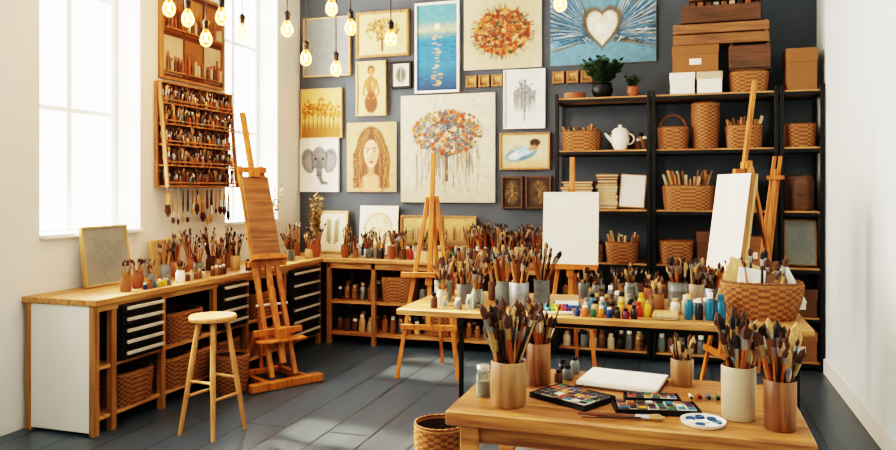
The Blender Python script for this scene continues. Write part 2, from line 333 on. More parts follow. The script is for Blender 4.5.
for a,c in WN:
    b.box(((xl+xr)/2,(a+c)/2,wz0/2),(th,c-a,wz0),WALLP); b.box(((xl+xr)/2,(a+c)/2,(wz1+CZ)/2),(th,c-a,CZ-wz1),WALLP)
b.build('wall_left')
WF=M('window_frame_white','E9ECEA',.5,0,.02)
for k,(a,c) in enumerate(WN):
    b=B(); x=X0-.25; w=c-a
    for yy in(-w/2+.03,w/2-.03,0): b.box((0,yy,0),(.05,.055,wz1-wz0),WF,b=.004)
    for zz in np.linspace(-(wz1-wz0)/2+.03,(wz1-wz0)/2-.03,4): b.box((0,0,zz),(.045,w,.04),WF,b=.004)
    b.box((.14,0,-(wz1-wz0)/2+.015),(.3,w,.03),WF,b=.004)
    b.build('window_%d'%(k+1),(x,(a+c)/2,(wz0+wz1)/2))
BB=M('baseboard_paint','2A3038',.6)
b=B(); b.box((0,0,0),(.02,8.8,.12),WALLP); b.build('baseboard_right',(X1-.01,3.0,.06))
b=B(); b.box((0,0,0),(X1-X0-.04,.02,.12),BB); b.build('baseboard_back',((X0+X1)/2,YW-.012,.06))
# ---------------------------------------------------------------- brushes, jars
def brush(b,p,d,L,s=1):
    p=Vector(p);d=Vector(d).normalized(); hm=random.choice(HAND); fm=random.choice((FER,FERS,FERS)); bm=random.choice((BRI,BRI,BRI2,BRI3,BRI))
    r=random.choice((.0045,.006,.008,.010))*s; bl=r*R(3.5,5)
    ts=[0,.45*L,L-bl*1.9,L-bl*1.85,L-bl,L-bl,L-bl*.45,L]; rr=[r*.35,r*.75,r*.6,r*.8,r*.9,r*.9,r*1.15,r*.15]
    b.rings([p+d*t for t in ts],rr,hm,6,True,[hm,hm,fm,fm,bm,bm,bm])
def cup(b,r,h,mat,style='cup'):
    t=max(.003,r*.07)
    if style=='cup': pr=[(0,0),(r*.93,0),(r*.97,h*.03),(r,h*.5),(r,h*.98),(r-t*.5,h),(r-t,h*.98),(r-t,h*.1),(0,h*.1)]
    elif style=='can': pr=[(0,0),(r*1.03,0),(r*1.03,h*.03),(r,h*.05),(r,h*.33),(r*1.02,h*.35),(r,h*.37),(r,h*.64),(r*1.02,h*.66),(r,h*.68),(r,h*.95),(r*1.05,h*.97),(r*1.05,h),(r-t,h),(r-t,h*.05),(0,h*.05)]
    elif style=='jar': pr=[(0,0),(r*.9,0),(r,h*.08),(r,h*.72),(r*.78,h*.85),(r*.8,h),(r*.74,h),(r*.72,h*.86),(r*.93,h*.7),(r*.93,h*.1),(0,h*.08)]
    elif style=='pot': pr=[(0,0),(r*.6,0),(r*.9,h*.3),(r,h*.6),(r*.85,h*.9),(r*.95,h),(r*.88,h),(r*.78,h*.9),(r*.9,h*.6),(0,h*.5)]
    b.lathe(pr,mat,n=24)
def brush_jar(loc,r,h,mat,n,L,style='cup',s=1,spread=.35,name='paintbrush_jar'):
    b=B(); cup(b,r,h,mat,style)
    for i in range(n):
        a=R(0,6.283);q=r*.75*math.sqrt(R(0,1)); top=Vector((q*math.cos(a),q*math.sin(a),h)); a2=a+R(-.5,.5); sp=spread*R(.1,1)*(q/r+.25)
        d=Vector((math.cos(a2)*sp,math.sin(a2)*sp,1)).normalized(); kk=(h*.88)/d.z; base=top-d*kk
        m=math.hypot(base.x,base.y)
        if m>r*.8: base.x*=r*.8/m; base.y*=r*.8/m
        brush(b,base,top-base,L*R(.78,1.05),s)
    return b.build(name,loc)
# ---------------------------------------------------------------- baskets
def basket_mesh(b,w,d,h,p=1.0,taper=.86,handle=False,z0=0):
    n=int((w+d)*2/.022); n+=n%2; n=min(max(n,28),90); rows=max(6,int(h/.016))
    def pt(i,sc,z):
        t=2*math.pi*i/n;c,s_=math.cos(t),math.sin(t)
        return (w/2*sc*math.copysign(abs(c)**p,c),d/2*sc*math.copysign(abs(s_)**p,s_),z)
    o=len(b.v); amp=.006/max(w,d)*2
    for j in range(rows+1):
        f=j/rows; sc=taper+(1-taper)*math.sin(f*math.pi/2)
        for i in range(n): b.v.append(pt(i,sc+amp*(1 if (i+j)%2 else -1),z0+h*f))
    for j in range(rows):
        for i in range(n):
            i2=(i+1)%n; b.f.append([o+j*n+i,o+j*n+i2,o+(j+1)*n+i2,o+(j+1)*n+i]); b.m.append(b.mi(WICK1 if ((i//2)+j)%2 else WICK2)); b.s.append(True)
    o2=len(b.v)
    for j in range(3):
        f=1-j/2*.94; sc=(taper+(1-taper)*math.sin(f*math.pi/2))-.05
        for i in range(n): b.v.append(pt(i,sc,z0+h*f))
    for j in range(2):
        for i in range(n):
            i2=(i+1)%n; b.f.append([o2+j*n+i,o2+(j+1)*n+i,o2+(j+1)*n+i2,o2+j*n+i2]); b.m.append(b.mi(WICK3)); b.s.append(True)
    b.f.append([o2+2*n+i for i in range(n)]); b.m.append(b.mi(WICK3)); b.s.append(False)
    b.f.append([o+i for i in range(n)][::-1]); b.m.append(b.mi(WICK2)); b.s.append(False)
    for rr,zz,mt in((.985,h-.004,WICK1),(.97,h+.008,WICK2)):
        pts=[Vector(pt(i,rr,z0+zz+.002*(-1)**i)) for i in range(n+1)]
        b.tube(pts,.0075,mt,5)
    if handle:
        pts=[Vector((math.cos(t)*w*.44,0,z0+h*.9+math.sin(t)*h*.75)) for t in np.linspace(0,math.pi,18)]
        b.tube(pts,.009,WICK2,6); b.tube([q+Vector((0,.014,0)) for q in pts],.007,WICK1,6)
def basket(loc,w,d,h,p=1.0,taper=.86,handle=False,fill=None,rz=0,name='wicker_basket',L=.28,k=14,s=1):
    b=B(); basket_mesh(b,w,d,h,p,taper,handle)
    if fill=='rolls':
        for i in range(k):
            x=R(-.36,.36)*w;y=R(-.28,.28)*d; r=R(.008,.016); v=Vector((x*.6,R(-.05,.05),L)); q=Vector((x*.8,y,h*.15)); b.cyl(q,q+v*R(.8,1.1),r,r,random.choice((W_pale,CER,KRAFT,W_easel,W_dark)),8)
    if fill=='cloth':
        for i in range(5): b.ball((R(-.25,.25)*w,R(-.2,.2)*d,h*.85),min(w,d)*.2,random.choice((WHITE,CER,KRAFT)),8,.6)
    if fill=='canvases':
        for i,(x,y,a,ww,hh,m) in enumerate(((-.12,.02,.35,.16,.26,W_pale),(-.06,-.03,.15,.14,.22,WHITE),(.02,.04,-.1,.16,.25,KRAFT),(.08,-.02,-.3,.13,.2,W_crate),(.13,.03,-.45,.12,.22,WHITE))):
            b.box((x,y,.05+hh/2),(ww,.018,hh),m,Matrix.Rotation(a,3,'Y')@Matrix.Rotation(-.25,3,'X'),b=.002)
        for i in range(10): 
            x=R(-.13,.13); brush(b,(x*.7,R(-.05,.05),.05),(x*1.5,R(-.2,.1),1),R(.26,.33),1.3)
    return b.build(name,loc,rz)
def bottle(b,x,y,z,r,h,mat,cap):
    b.lathe([(0,0),(r*.95,0),(r,h*.05),(r,h*.62),(r*.85,h*.72),(r*.5,h*.78),(r*.5,h*.8),(r*.62,h*.8),(r*.62,h),(0,h)],mat,(x,y,z),12,[mat]*6+[cap]*3)
def jarrow(name,loc,xs,r,h,n=None,cols=None,dy=.0,rz=0):
    b=B()
    for i,x in enumerate(xs):
        m=random.choice(cols or PAINTS); bottle(b,x,R(-dy,dy),0,r*R(.85,1.1),h*R(.75,1.2),m,random.choice((BLK,WHITE,W_pale,m)))
    return b.build(name,loc,rz)
EARTH=[CERG,CER,TERR,KRAFTD,PAINTS[8],KRAFT,W_dark,W_pale,ZINC,GREY,KRAFTD,W_crate]
def box_lid(name,loc,w,d,h,mat,lid=None,label=True,rz=0):
    b=B(); b.box((0,0,h*.4),(w-.012,d-.012,h*.8),mat,b=.003); b.box((0,0,h*.82),(w,d,h*.34),lid or mat,b=.004)
    if label: b.box((0,-(d-.012)/2-.001,h*.38),(w*.25,.003,h*.22),WHITE); b.box((0,-(d-.012)/2-.004,h*.38),(w*.06,.006,h*.05),STEEL)
    return b.build(name,loc,rz)
def crate(name,loc,w,d,h,mat=W_crate,slats=2,fill=False,rz=0):
    b=B(); t=.012; b.box((0,0,t/2),(w,d,t),mat)
    for k in range(slats):
        sh=h/slats; z=sh*(k+.5)
        for sy in(-1,1): b.box((0,sy*(d/2-t/2),z),(w,t,sh*.84),mat,b=.002)
        for sx in(-1,1): b.box((sx*(w/2-t/2),0,z),(t,d-2*t,sh*.84),mat,b=.002)
    for sx in(-1,1):
        for sy in(-1,1): b.box((sx*(w/2-.025),sy*(d/2-.022),h/2),(.02,.02,h),mat)
    if fill:
        for i in range(8): b.box((-w*.4+w*.8*(i+.5)/8,0,h*.62),(w*.07,d*.8,h*1.15*R(.8,1.05)),random.choice(EARTH+[KRAFT]),b=.002)
    return b.build(name,loc,rz)
def books(name,loc,w,d,n,th=.03,rz=0):
    b=B(); z=0
    for i in range(n):
        t=th*R(.6,1.3); a=w*R(.85,1); b.box((R(-.01,.01),0,z+t/2),(a,d,t),random.choice((KRAFT,CER,W_pale,KRAFTD,W_pale,W_frame)),b=.002); b.box((.003,-.003,z+t/2),(a+.001,d,t*.4),CER); z+=t+.0005
    return b.build(name,loc,rz)
# ---------------------------------------------------------------- benches
TH=.86
b=B(); fx=-3.5; y0,y1=3.77,7.44
b.box((-3.795,(y0+y1)/2,TH-.02),(.60,y1-y0,.04),W_benchy,b=.004)
for y in(3.80,3.95,4.43,5.04,5.49,6.12,6.80): 
    b.box((fx-.04,y,(TH-.04)/2),(.045,.045,TH-.04),W_frame,b=.003); b.box((-4.05,y,(TH-.04)/2),(.045,.045,TH-.04),W_frame)
b.box((-3.8,3.792,.42),(.54,.02,.8),WALLP)
for z in(.1,.42): b.box((-3.8,5.3,z),(.54,3.0,.022),W_benchy)
b.box((fx-.03,5.3,TH-.06),(.03,3.0,.04),W_benchy)
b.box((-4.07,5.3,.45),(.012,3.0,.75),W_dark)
b.build('wooden_workbench')
def drawers(y0,y1,z0,z1,n):
    b=B(); w=y1-y0;h=z1-z0; b.box((-.25,0,h/2),(.48,w,h),DRW,b=.004)
    dh=h/n
    for i in range(n):
        z=dh*(i+.5); b.box((0,0,z),(.02,w-.03,dh*.86),DRW,b=.003); b.box((.03,0,z+dh*.16),(.018,w*.84,.022),HND,b=.003)
        for sy in(-1,1): b.box((.016,sy*w*.34,z+dh*.16),(.02,.012,.012),STEEL)
    b.build('drawer_cabinet',(fx+.0,(y0+y1)/2,z0))
drawers(3.98,4.40,.432,.80,5); drawers(5.07,5.46,.432,.80,4); drawers(6.16,6.76,.112,.80,6)
for y,z,w in((4.19,.112,.36),(4.62,.112,.3),(4.9,.112,.24),(5.27,.112,.34),(5.8,.112,.45),(4.73,.432,.42),(5.8,.432,.45)):
    basket((-3.68,y,z),.32,w,.21,.45,.92,rz=0)
b=B(); ex=-1.22
b.box(((-3.49+ex)/2,7.125,TH-.02),(ex+3.49,.63,.04),W_bench,b=.004)
for x in(-3.44,-2.95,-2.1,-1.25):
    b.box((x,6.86,(TH-.04)/2),(.045,.045,TH-.04),W_frame,b=.003); b.box((x,7.4,(TH-.04)/2),(.045,.045,TH-.04),W_frame)
for z in(.1,.42,): b.box(((-3.46+ex)/2,7.13,z),(ex+3.44,.56,.025),W_bench)
b.box(((-3.46+ex)/2,6.85,TH-.07),(ex+3.44,.025,.06),W_bench)
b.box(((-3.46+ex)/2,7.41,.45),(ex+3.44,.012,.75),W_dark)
b.build('wooden_workbench')
basket((-2.72,7.0,.434),.34,.3,.24,.45,.92); basket((-1.6,7.02,.434),.36,.3,.22,.45,.92); basket((-2.3,7.05,.114),.3,.3,.2,.45,.92)
for x0,x1,z in((-3.38,-3.0,.434),(-3.38,-3.0,.114),(-2.88,-2.5,.114),(-2.48,-2.18,.434),(-2.0,-1.35,.114)):
    for yy in(6.98,7.2): jarrow('paint_jar_row',(0,yy,z),np.arange(x0,x1,.085),.035,.15,cols=EARTH,dy=.01)
mats=[ZINC,CER,TERR,CERG,WHITE,GLS,W_pale,KRAFT,GLS,KRAFTD,CERG,W_crate]
for row,yy in enumerate((7.22,7.07,6.93)):
    x=-3.4+row*.05
    while x<-1.27:
        r=R(.03,.05)*(1.1 if row==0 else .9); t=random.random()
        if row==2 and -2.55<x<-2.12: x+=.1; continue
        if t<.6 or x>-2.0: brush_jar((x,yy+R(-.015,.015),TH+.001),r,R(.09,.14),random.choice(mats),random.randint(8,15),R(.22,.31)*(1.25 if x>-2.0 else 1),random.choice(('cup','can','jar')),1.0,.5 if row else .3)
        elif t<.88: jarrow('paint_bottle_row',(x,yy,TH+.001),(-.03,.03),.022,.12,cols=EARTH+PAINTS)
        else:
            b=B(); cup(b,.045,.13,random.choice((WHITE,TERR,CER)),'pot'); b.build('ceramic_vase',(x,yy,TH+.001))
        x+=R(.11,.145)
crate('wooden_crate',(-2.33,6.91,TH+.001),.28,.14,.1,W_pale,1,True)
for x,y,r,h,k,L in((-3.62,4.17,.035,.11,9,.2),(-3.68,4.36,.04,.12,10,.22),(-3.72,4.55,.03,.08,7,.17),(-3.6,4.72,.035,.09,8,.17),(-3.82,4.83,.04,.12,12,.27),(-3.85,4.98,.045,.13,16,.32),(-3.72,5.1,.04,.11,12,.27),(-3.9,5.25,.045,.13,16,.36),(-3.7,5.36,.04,.12,14,.3),(-3.88,5.5,.045,.12,15,.36),(-3.72,5.62,.04,.12,13,.3),(-3.9,5.8,.045,.13,15,.34),(-3.75,5.98,.04,.12,12,.27),(-3.85,6.25,.045,.12,14,.3),(-3.65,6.45,.04,.11,12,.27),(-3.8,6.68,.045,.12,14,.3),(-3.6,6.72,.04,.1,12,.27),(-3.9,6.98,.05,.13,16,.34),(-3.65,7.0,.04,.12,13,.3),(-3.78,7.2,.05,.13,14,.34)):
    brush_jar((x,y,TH+.001),r,h,random.choice(mats),k,L,random.choice(('cup','can','jar')),1.0,.55)
jarrow('paint_bottle_row',(-3.6,4.92,TH+.001),np.arange(-.12,.12,.05),.02,.07,cols=EARTH,rz=math.pi/2)
jarrow('paint_bottle_row',(-3.6,5.22,TH+.001),np.arange(-.1,.1,.05),.02,.08,cols=EARTH,rz=math.pi/2)
jarrow('paint_bottle_row',(-3.58,5.8,TH+.001),np.arange(-.2,.2,.055),.022,.09,cols=EARTH,rz=math.pi/2)
jarrow('paint_bottle_row',(-3.57,4.45,TH+.001),np.arange(-.15,.12,.05),.018,.055,cols=EARTH+PAINTS,rz=math.pi/2)
def lean_left(name,y,w,h,bg,draw,x=-4.0):
    cv=Cv(w,h,bg); draw(cv); b=B(); painting(b,cv,.02,.015,W_pale,cz=h/2+.015); o=b.build(name,(x,y,TH+.001)); o.rotation_euler=(-.12,0,math.pi/2)
lean_left('textured_grey_canvas',4.42,.42,.40,'8E9088',d_plain); lean_left('beige_study_canvas',5.05,.3,.26,'B8A078',d_leafart)
def stems(loc,name,n,H,col,pot,r=.05,h=.15,leafs=6,ls=.03,spread=.3):
    b=B(); cup(b,r,h,pot,'pot'); b.lathe([(r*.75,h*.85),(0,h*.87)],SOIL,n=16)
    for i in range(n):
        a=R(0,6.28); d=Vector((math.cos(a)*R(0,spread),math.sin(a)*R(0,spread),1)).normalized(); L=H*R(.6,1)
        p0=Vector((0,0,h*.6)); b.cyl(p0,p0+d*L,.002,.0012,col,4)
        for k in range(leafs):
            q=p0+d*(L*(.35+.65*(k+1)/leafs)); a2=R(0,6.28); u=Vector((math.cos(a2),math.sin(a2),R(.1,.9))).normalized(); s_=Vector((-math.sin(a2),math.cos(a2),R(-.3,.3)))*ls*.35
            b.add([q,q+u*ls*.5+s_,q+u*ls,q+u*ls*.5-s_],[(0,1,2,3)],col)
    return b.build(name,loc)
stems((-3.93,6.5,TH+.001),'dried_grass_vase',26,.62,LEAF2,CER,.06,.2,8,.05,.3)
stems((-3.6,6.88,TH+.001),'dried_grass_vase',24,.55,LEAF2,TERR,.05,.18,8,.05,.3)
# ---------------------------------------------------------------- wall brush rack
b=B(); Wd=.98; Hh=.86
b.box((.008,0,0),(.012,Wd,Hh),W_crate)
for s_ in(-1,1): b.beam((.02,s_*Wd/2,.43),(.02,s_*Wd/2,-.43),.02,.03,W_frame,(0,1,0)); b.beam((.05,s_*Wd/2,.43),(.13,s_*Wd/2,-.43),.02,.035,W_frame,(0,1,0))
lv=[-.42,-.25,-.08,.09,.26]
for i,z in enumerate(lv):
    dp=.135-.013*i
    b.box((dp/2,0,z),(dp,Wd-.02,.014),W_frame,b=.002); b.box((dp,0,z+.03),(.008,Wd-.02,.014),W_frame,b=.002)
    for lay in(.035,.065,dp-.02):
        y=-Wd/2+.03
        while y<Wd/2-.03:
            if random.random()<.3: bottle(b,lay,y,z+.009,.012,R(.07,.12),random.choice(EARTH+PAINTS[:2]+PAINTS[8:]),random.choice((BLK,WHITE,KRAFT)))
            else: brush(b,(lay,y,z+.01),(R(-.1,.25),R(-.15,.15),1),R(.12,.165),1.25)
            y+=R(.026,.038)
b.box((.04,0,.43),(.08,Wd,.016),W_frame)
for i in range(14):
    y=-Wd/2+.06+i*.066; b.cyl((.08,y,-.42),(.08,y,-.45),.003,.003,STEEL,5); brush(b,(.08,y,-.45),(R(-.02,.02),R(-.03,.03),-1),R(.2,.32),2.3)
b.build('wall_brush_rack',(X0+.002,5.535,2.0))
b=B(); b.box((.012,0,0),(.02,.82,.74),KRAFTD,b=.003)
for s_ in(-1,1): b.box((.02,s_*.42,0),(.035,.025,.78),W_frame); b.box((.02,0,s_*.38),(.035,.82,.025),W_frame)
for k,yy in enumerate((-.27,0,.27)):
    for zz in(-.19,.17):
        b.box((.024,yy,zz),(.006,.24,.32),random.choice((KRAFT,W_crate,W_frame,CER)),b=.001)
        for q in range(5):
            bottle(b,.045,yy-.09+q*.045,zz-.13,.014,R(.09,.2),random.choice((KRAFTD,W_dark,TERR,CER)),KRAFT)
        b.box((.045,yy,zz-.14),(.05,.24,.012),W_frame)
b.build('bottle_display_board',(X0+.002,5.52,2.86))
# ---------------------------------------------------------------- stool
b=B(); SH=.75
b.lathe([(0,SH-.035),(.135,SH-.035),(.148,SH-.028),(.150,SH-.01),(.143,SH),(0,SH-.004)],W_stool,n=36)
ft=[]
for k in range(4):
    a=math.radians(35+90*k); t=Vector((.085*math.cos(a),.085*math.sin(a),SH-.035)); f=Vector((.20*math.cos(a),.20*math.sin(a),0)); ft.append((t,f))
    b.rings([f,f.lerp(t,.5),t],[.013,.018,.016],W_stool,10)
for k in range(4):
    z=.24 if k%2 else .34; q=z/(SH-.035); p0=ft[k][1].lerp(ft[k][0],q); p1=ft[(k+1)%4][1].lerp(ft[(k+1)%4][0],q); b.cyl(p0,p1,.01,.01,W_stool,8)
b.build('wooden_stool',(-2.88,4.10,0))
# ---------------------------------------------------------------- easels
def studio_easel(loc,rz,H=2.25,leanb=.75):
    b=B(); P=lambda x,z,dy=0:(x,leanb*z/H+dy,z)
    for s_ in(-1,1):
        b.beam((s_*.17,-.02,.045),(s_*.17,.46,.045),.045,.05,W_easel)
        b.beam(P(s_*.10,.08),P(s_*.10,1.75),.04,.03,W_easel)
        b.beam(P(s_*.17,.42,.01),(s_*.17,.42,.07),.03,.025,W_easel)
    b.box((0,-.02,.035),(.62,.07,.06),W_easel,b=.004); b.box((0,.42,.05),(.36,.05,.04),W_easel,b=.003)
    b.beam(P(0,.18,-.025),P(0,H,-.025),.05,.03,W_easel)
    for z,w in((.42,.42),(.95,.34),(1.5,.26),(1.72,.26)): b.beam(P(-w/2,z,-.03),P(w/2,z,-.03),.05,.028,W_easel,(0,0,1))
    b.beam(P(-.2,.36,-.07),P(.2,.36,-.07),.02,.11,W_easel,(0,0,1)); b.box(P(0,.40,-.08),(.09,.07,.12),W_easel,b=.004)
    b.beam(P(0,1.0,-.055),P(0,1.66,-.055),.24,.02,W_crate); b.beam(P(0,.98,-.08),P(0,1.02,-.08),.3,.07,W_easel); b.box(P(0,1.69,-.06),(.08,.07,.06),W_easel,b=.003)
    b.beam(P(.0,1.3,.02),(0,.42,.07),.03,.03,W_easel)
    b.rings([P(-.14,.62,.01),P(.14,.62,.01)],[.012,.012],STEEL,8)
    return b.build('studio_easel',loc,rz)
studio_easel((-3.0,5.22,0),math.radians(58),2.22,.80)
def tripod_easel(loc,rz,H,apex,leanb,spread,tray,canvas=None,back=.55,name='tripod_easel',edge=WHITE,tw=.46):
    b=B(); P=lambda x,z,dy=0:(x,leanb*z/H+dy,z)
    for s_ in(-1,1): b.beam((s_*spread,0,.0),P(s_*.035,apex),.034,.022,W_easel)
    b.beam((0,back+leanb*.3,.0),P(0,apex-.04,.03),.03,.024,W_easel)
    b.beam(P(0,.42,-.02),P(0,H,-.02),.04,.024,W_easel)
    for z in(.42,apex-.03): 
        w=spread*(1-z/apex)*2+.1; b.beam(P(-w/2,z,-.012),P(w/2,z,-.012),.045,.02,W_easel,(0,0,1))
    w=tw; b.beam(P(-w/2,tray,-.055),P(w/2,tray,-.055),.022,.08,W_easel,(0,0,1)); b.beam(P(-w/2,tray+.02,-.09),P(w/2,tray+.02,-.09),.03,.01,W_easel,(0,0,1))
    b.box(P(0,tray-.04,-.04),(.06,.06,.07),W_easel,b=.003)
    b.cyl(P(.03,tray-.03,-.04),P(.07,tray-.03,-.04),.014,.014,BLK,8)
    if canvas:
        cw,ch=canvas; a=math.atan2(leanb,H); cv=Cv(cw,ch,'E4E0D4',.02,.03); o=len(b.v); painting(b,cv,.035,0,None,cz=ch/2,edge=edge)
        for s_ in(-1,1): b.box((s_*(cw/2-.02),.006,ch/2),(.04,.018,ch),W_pale); b.box((0,.006,ch/2+s_*(ch/2-.02)),(cw,.018,.04),W_pale)
        b.box((0,.006,ch/2),(.035,.016,ch),W_pale)
        b.xf(o,Matrix.Translation(P(0,tray+.012,-.052))@Matrix.Rotation(-a,4,'X'))
        b.box(P(0,tray+ch+.02,-.055),(.05,.06,.05),W_easel,b=.003)
    return b.build(name,loc,rz)
tripod_easel((-2.0,5.75,0),.12,1.86,1.5,.25,.26,.84)
tripod_easel((-.91,6.2,0),0,1.83,1.5,.2,.22,.90,(.46,.62),.4)
tripod_easel((.20,5.42,0),math.radians(-68),2.3,1.75,.30,.3,.97,(.50,.68),.5,edge=W_frame,tw=.52)
# folded easel leaning against the shelving
b=B()
p0=Vector((0,0,0));p1=Vector((.22,.21,1.84)); sd=(1,0,0)
for dx,dl in((-.045,1.0),(.045,1.0),(0,.94)):
    b.beam(p0+Vector((dx,-.012 if dx==0 else .012,.012)),p0+(p1-p0)*dl+Vector((dx*.5,-.012 if dx==0 else .012,0)),.032,.022,W_easel,sd)
for t in(.12,.45,.9): 
    q=p0+(p1-p0)*t; b.beam(q+Vector((-.07,-.03,0)),q+Vector((.07,-.03,0)),.035,.016,W_easel,(0,0,1))
b.build('folded_easel',(.54,6.74,0))
# ---------------------------------------------------------------- long middle table
MT=.85
b=B(); x0,x1,y0,y1=-1.62,.62,4.1,5.0
b.box(((x0+x1)/2,(y0+y1)/2,MT-.0175),(x1-x0,y1-y0,.035),W_bench,b=.004)
for x,y in((-1.0,4.2),(-1.47,4.94),(.55,4.2),(.55,4.94)): b.box((x,y,(MT-.035)/2),(.028,.028,MT-.035),BLK,b=.003)
b.beam((-1.47,4.94,MT-.055),(.55,4.94,MT-.055),.03,.03,BLK,(0,1,0)); b.beam((-1.0,4.2,MT-.055),(.55,4.2,MT-.055),.03,.03,BLK,(0,1,0)); b.beam((.55,4.2,.2),(.55,4.94,.2),.025,.025,BLK)
b.beam((-1.0,4.2,MT-.055),(-1.47,4.94,MT-.055),.03,.03,BLK)
b.build('long_work_table')
z=MT+.001
for (x,y,r,h,m,k,L,st) in ((-.93,4.32,.058,.155,ZINC,26,.36,'cup'),(-1.05,4.42,.048,.15,CERG,20,.34,'jar'),(-1.18,4.3,.04,.11,GLS,12,.24,'jar'),(-1.3,4.42,.042,.12,CERG,12,.25,'cup'),(-1.46,4.5,.055,.13,GLS,14,.27,'cup'),(-1.32,4.68,.045,.13,ZINC,15,.3,'can'),(-1.15,4.62,.045,.12,KRAFTD,16,.3,'cup'),(-1.0,4.65,.05,.13,CER,18,.35,'cup'),(-.85,4.62,.05,.14,CERG,20,.36,'can'),(-1.5,4.75,.04,.12,TERR,10,.26,'cup'),(-1.4,4.3,.035,.1,CER,8,.2,'jar'),
  (-.52,4.8,.04,.1,CERG,11,.18,'cup'),(-.42,4.9,.035,.1,W_dark,9,.2,'cup'),(-.32,4.82,.045,.12,GLS,13,.22,'jar'),(-.2,4.75,.04,.1,TERR,12,.2,'cup'),(-.04,4.68,.055,.15,ZINC,20,.29,'can'),(.07,4.84,.045,.12,CER,14,.27,'cup'),(.15,4.6,.045,.13,ZINC,14,.26,'cup'),(-.15,4.56,.035,.09,KRAFT,10,.18,'cup'),(.28,4.85,.045,.12,W_pale,12,.28,'cup'),(-.62,4.86,.035,.1,CERG,10,.2,'cup')):
    brush_jar((x,y,z),r,h,m,k,L,st,1.1,.55)
jarrow('acrylic_paint_bottles',(-.41,4.17,z),np.arange(-.16,.18,.044),.018,.06,cols=PAINTS)
jarrow('acrylic_paint_bottles',(-.38,4.26,z),np.arange(-.15,.2,.048),.02,.085,cols=PAINTS+EARTH)
jarrow('acrylic_paint_bottles',(-.36,4.38,z),np.arange(-.15,.2,.055),.022,.10,cols=EARTH+PAINTS)
jarrow('acrylic_paint_bottles',(-.38,4.50,z),np.arange(-.12,.18,.06),.024,.09,cols=EARTH)
jarrow('acrylic_paint_bottles',(-.4,4.64,z),np.arange(-.15,.15,.06),.024,.11,cols=EARTH)
jarrow('acrylic_paint_bottles',(.10,4.24,z),np.arange(-.08,.1,.055),.024,.13,cols=[PAINTS[3],PAINTS[4],CERG,PAINTS[8]])
jarrow('acrylic_paint_bottles',(.05,4.42,z),np.arange(-.1,.1,.055),.024,.09,cols=EARTH+PAINTS)
jarrow('glass_medium_bottles',(-1.3,4.2,z),(-.12,-.05,.03,.1),.022,.08,cols=[GLS,CER,CERG,KRAFTD])
b=B(); b.box((0,0,.008),(.2,.2,.016),WHITE,b=.003)
pc=['1F4E8C','2D6FB0','4AA0C8','1E7A5A','7AB04A','E0C040','D9822B','B83A28','7A2B5A','2A2A6A']
for i in range(10): b.cyl((-.085+i*.019,-.09,.024),(-.085+i*.019,.09,.024),.008,.008,M('pastel_%d'%i,pc[i],.7),8)
b.build('pastel_stick_box',(-.72,4.28,z),.25)
b=B(); b.box((0,0,.007),(.16,.18,.014),BLUEW,b=.003); b.box((0,0,.016),(.14,.16,.006),WHITE)
b.build('blue_sketch_pad',(-.68,4.52,z),.15)
books('sketchbook_stack',(-.10,4.24,z),.13,.14,2,.018,.0)
basket((.40,4.42,z),.42,.32,.19,.8,.78,fill='canvases')
# ---------------------------------------------------------------- front table
FT=.75
b=B(); x0,x1,y0,y1=-.83,.40,2.58,3.32
b.box(((x0+x1)/2,(y0+y1)/2,FT-.0275),(x1-x0,y1-y0,.055),W_ftab,b=.006)
for x in(x0+.08,x1-.08):
    for y in(y0+.07,y1-.07): b.box((x,y,(FT-.055)/2),(.07,.07,FT-.055),W_ftab,b=.005)
b.box(((x0+x1)/2,y0+.07,FT-.09),(x1-x0-.2,.025,.07),W_ftab); b.box(((x0+x1)/2,y1-.07,FT-.09),(x1-x0-.2,.025,.07),W_ftab)
for x in(x0+.08,x1-.08): b.box((x,(y0+y1)/2,FT-.09),(.025,y1-y0-.2,.07),W_ftab)
b.box(((x0+x1)/2,(y0+y1)/2,.24),(x1-x0-.1,y1-y0-.1,.025),W_ftab)
b.build('foreground_work_table')
z=FT+.001
W_cup=wood('cup_wood','5E3A22','8E603A','z'); W_cup2=wood('cup_wood_light','7E5A3A','A07C54','z')
brush_jar((-.625,2.72,z),.066,.165,W_cup2,44,.36,'cup',1.4,.5)
brush_jar((-.575,3.05,z),.05,.17,W_cup,26,.33,'cup',1.3,.5)
brush_jar((-.01,3.20,z),.045,.11,W_cup2,12,.2,'cup',1.1,.6)
brush_jar((.18,2.80,z),.058,.185,CER,36,.35,'cup',1.4,.62)
brush_jar((.305,2.72,z),.052,.165,W_cup,30,.33,'cup',1.4,.62)
def lidded(name,loc,r,h,body,cap):
    b=B(); b.lathe([(0,0),(r*.92,0),(r,h*.06),(r,h*.7),(r*.86,h*.8),(r*.86,h*.82)],body,n=20); b.lathe([(r*.9,h*.8),(r*.95,h*.81),(r*.95,h*.98),(r*.88,h),(0,h)],cap,n=20); b.lathe([(0,.004),(r*.85,.004),(r*.85,h*.5),(0,h*.5)],random.choice((CERG,CER)),n=16); return b.build(name,loc)
lidded('lidded_glass_jar',(-.745,2.80,z),.027,.12,GLS,STEEL); lidded('lidded_glass_jar',(-.715,2.96,z),.028,.1,GLS,STEEL)
for x,y,r,h,m in((-.50,3.21,.02,.07,PAINTS[8]),(-.47,3.15,.022,.06,GREY),(-.455,3.26,.02,.075,CERG),(-.50,3.10,.018,.05,KRAFTD)): 
    b=B(); bottle(b,0,0,0,r,h,m,BLK); b.build('ink_bottle',(x,y,z))
pan=[M('pan_%d'%i,c,.5) for i,c in enumerate(['5A1A10','A83416','C08A22','1A4878','0F2848','1F5E4A','6C3A1A','3A1A2E','C8C0B0','94562A','2A6A8A','121212','2A1A10','101820'])]
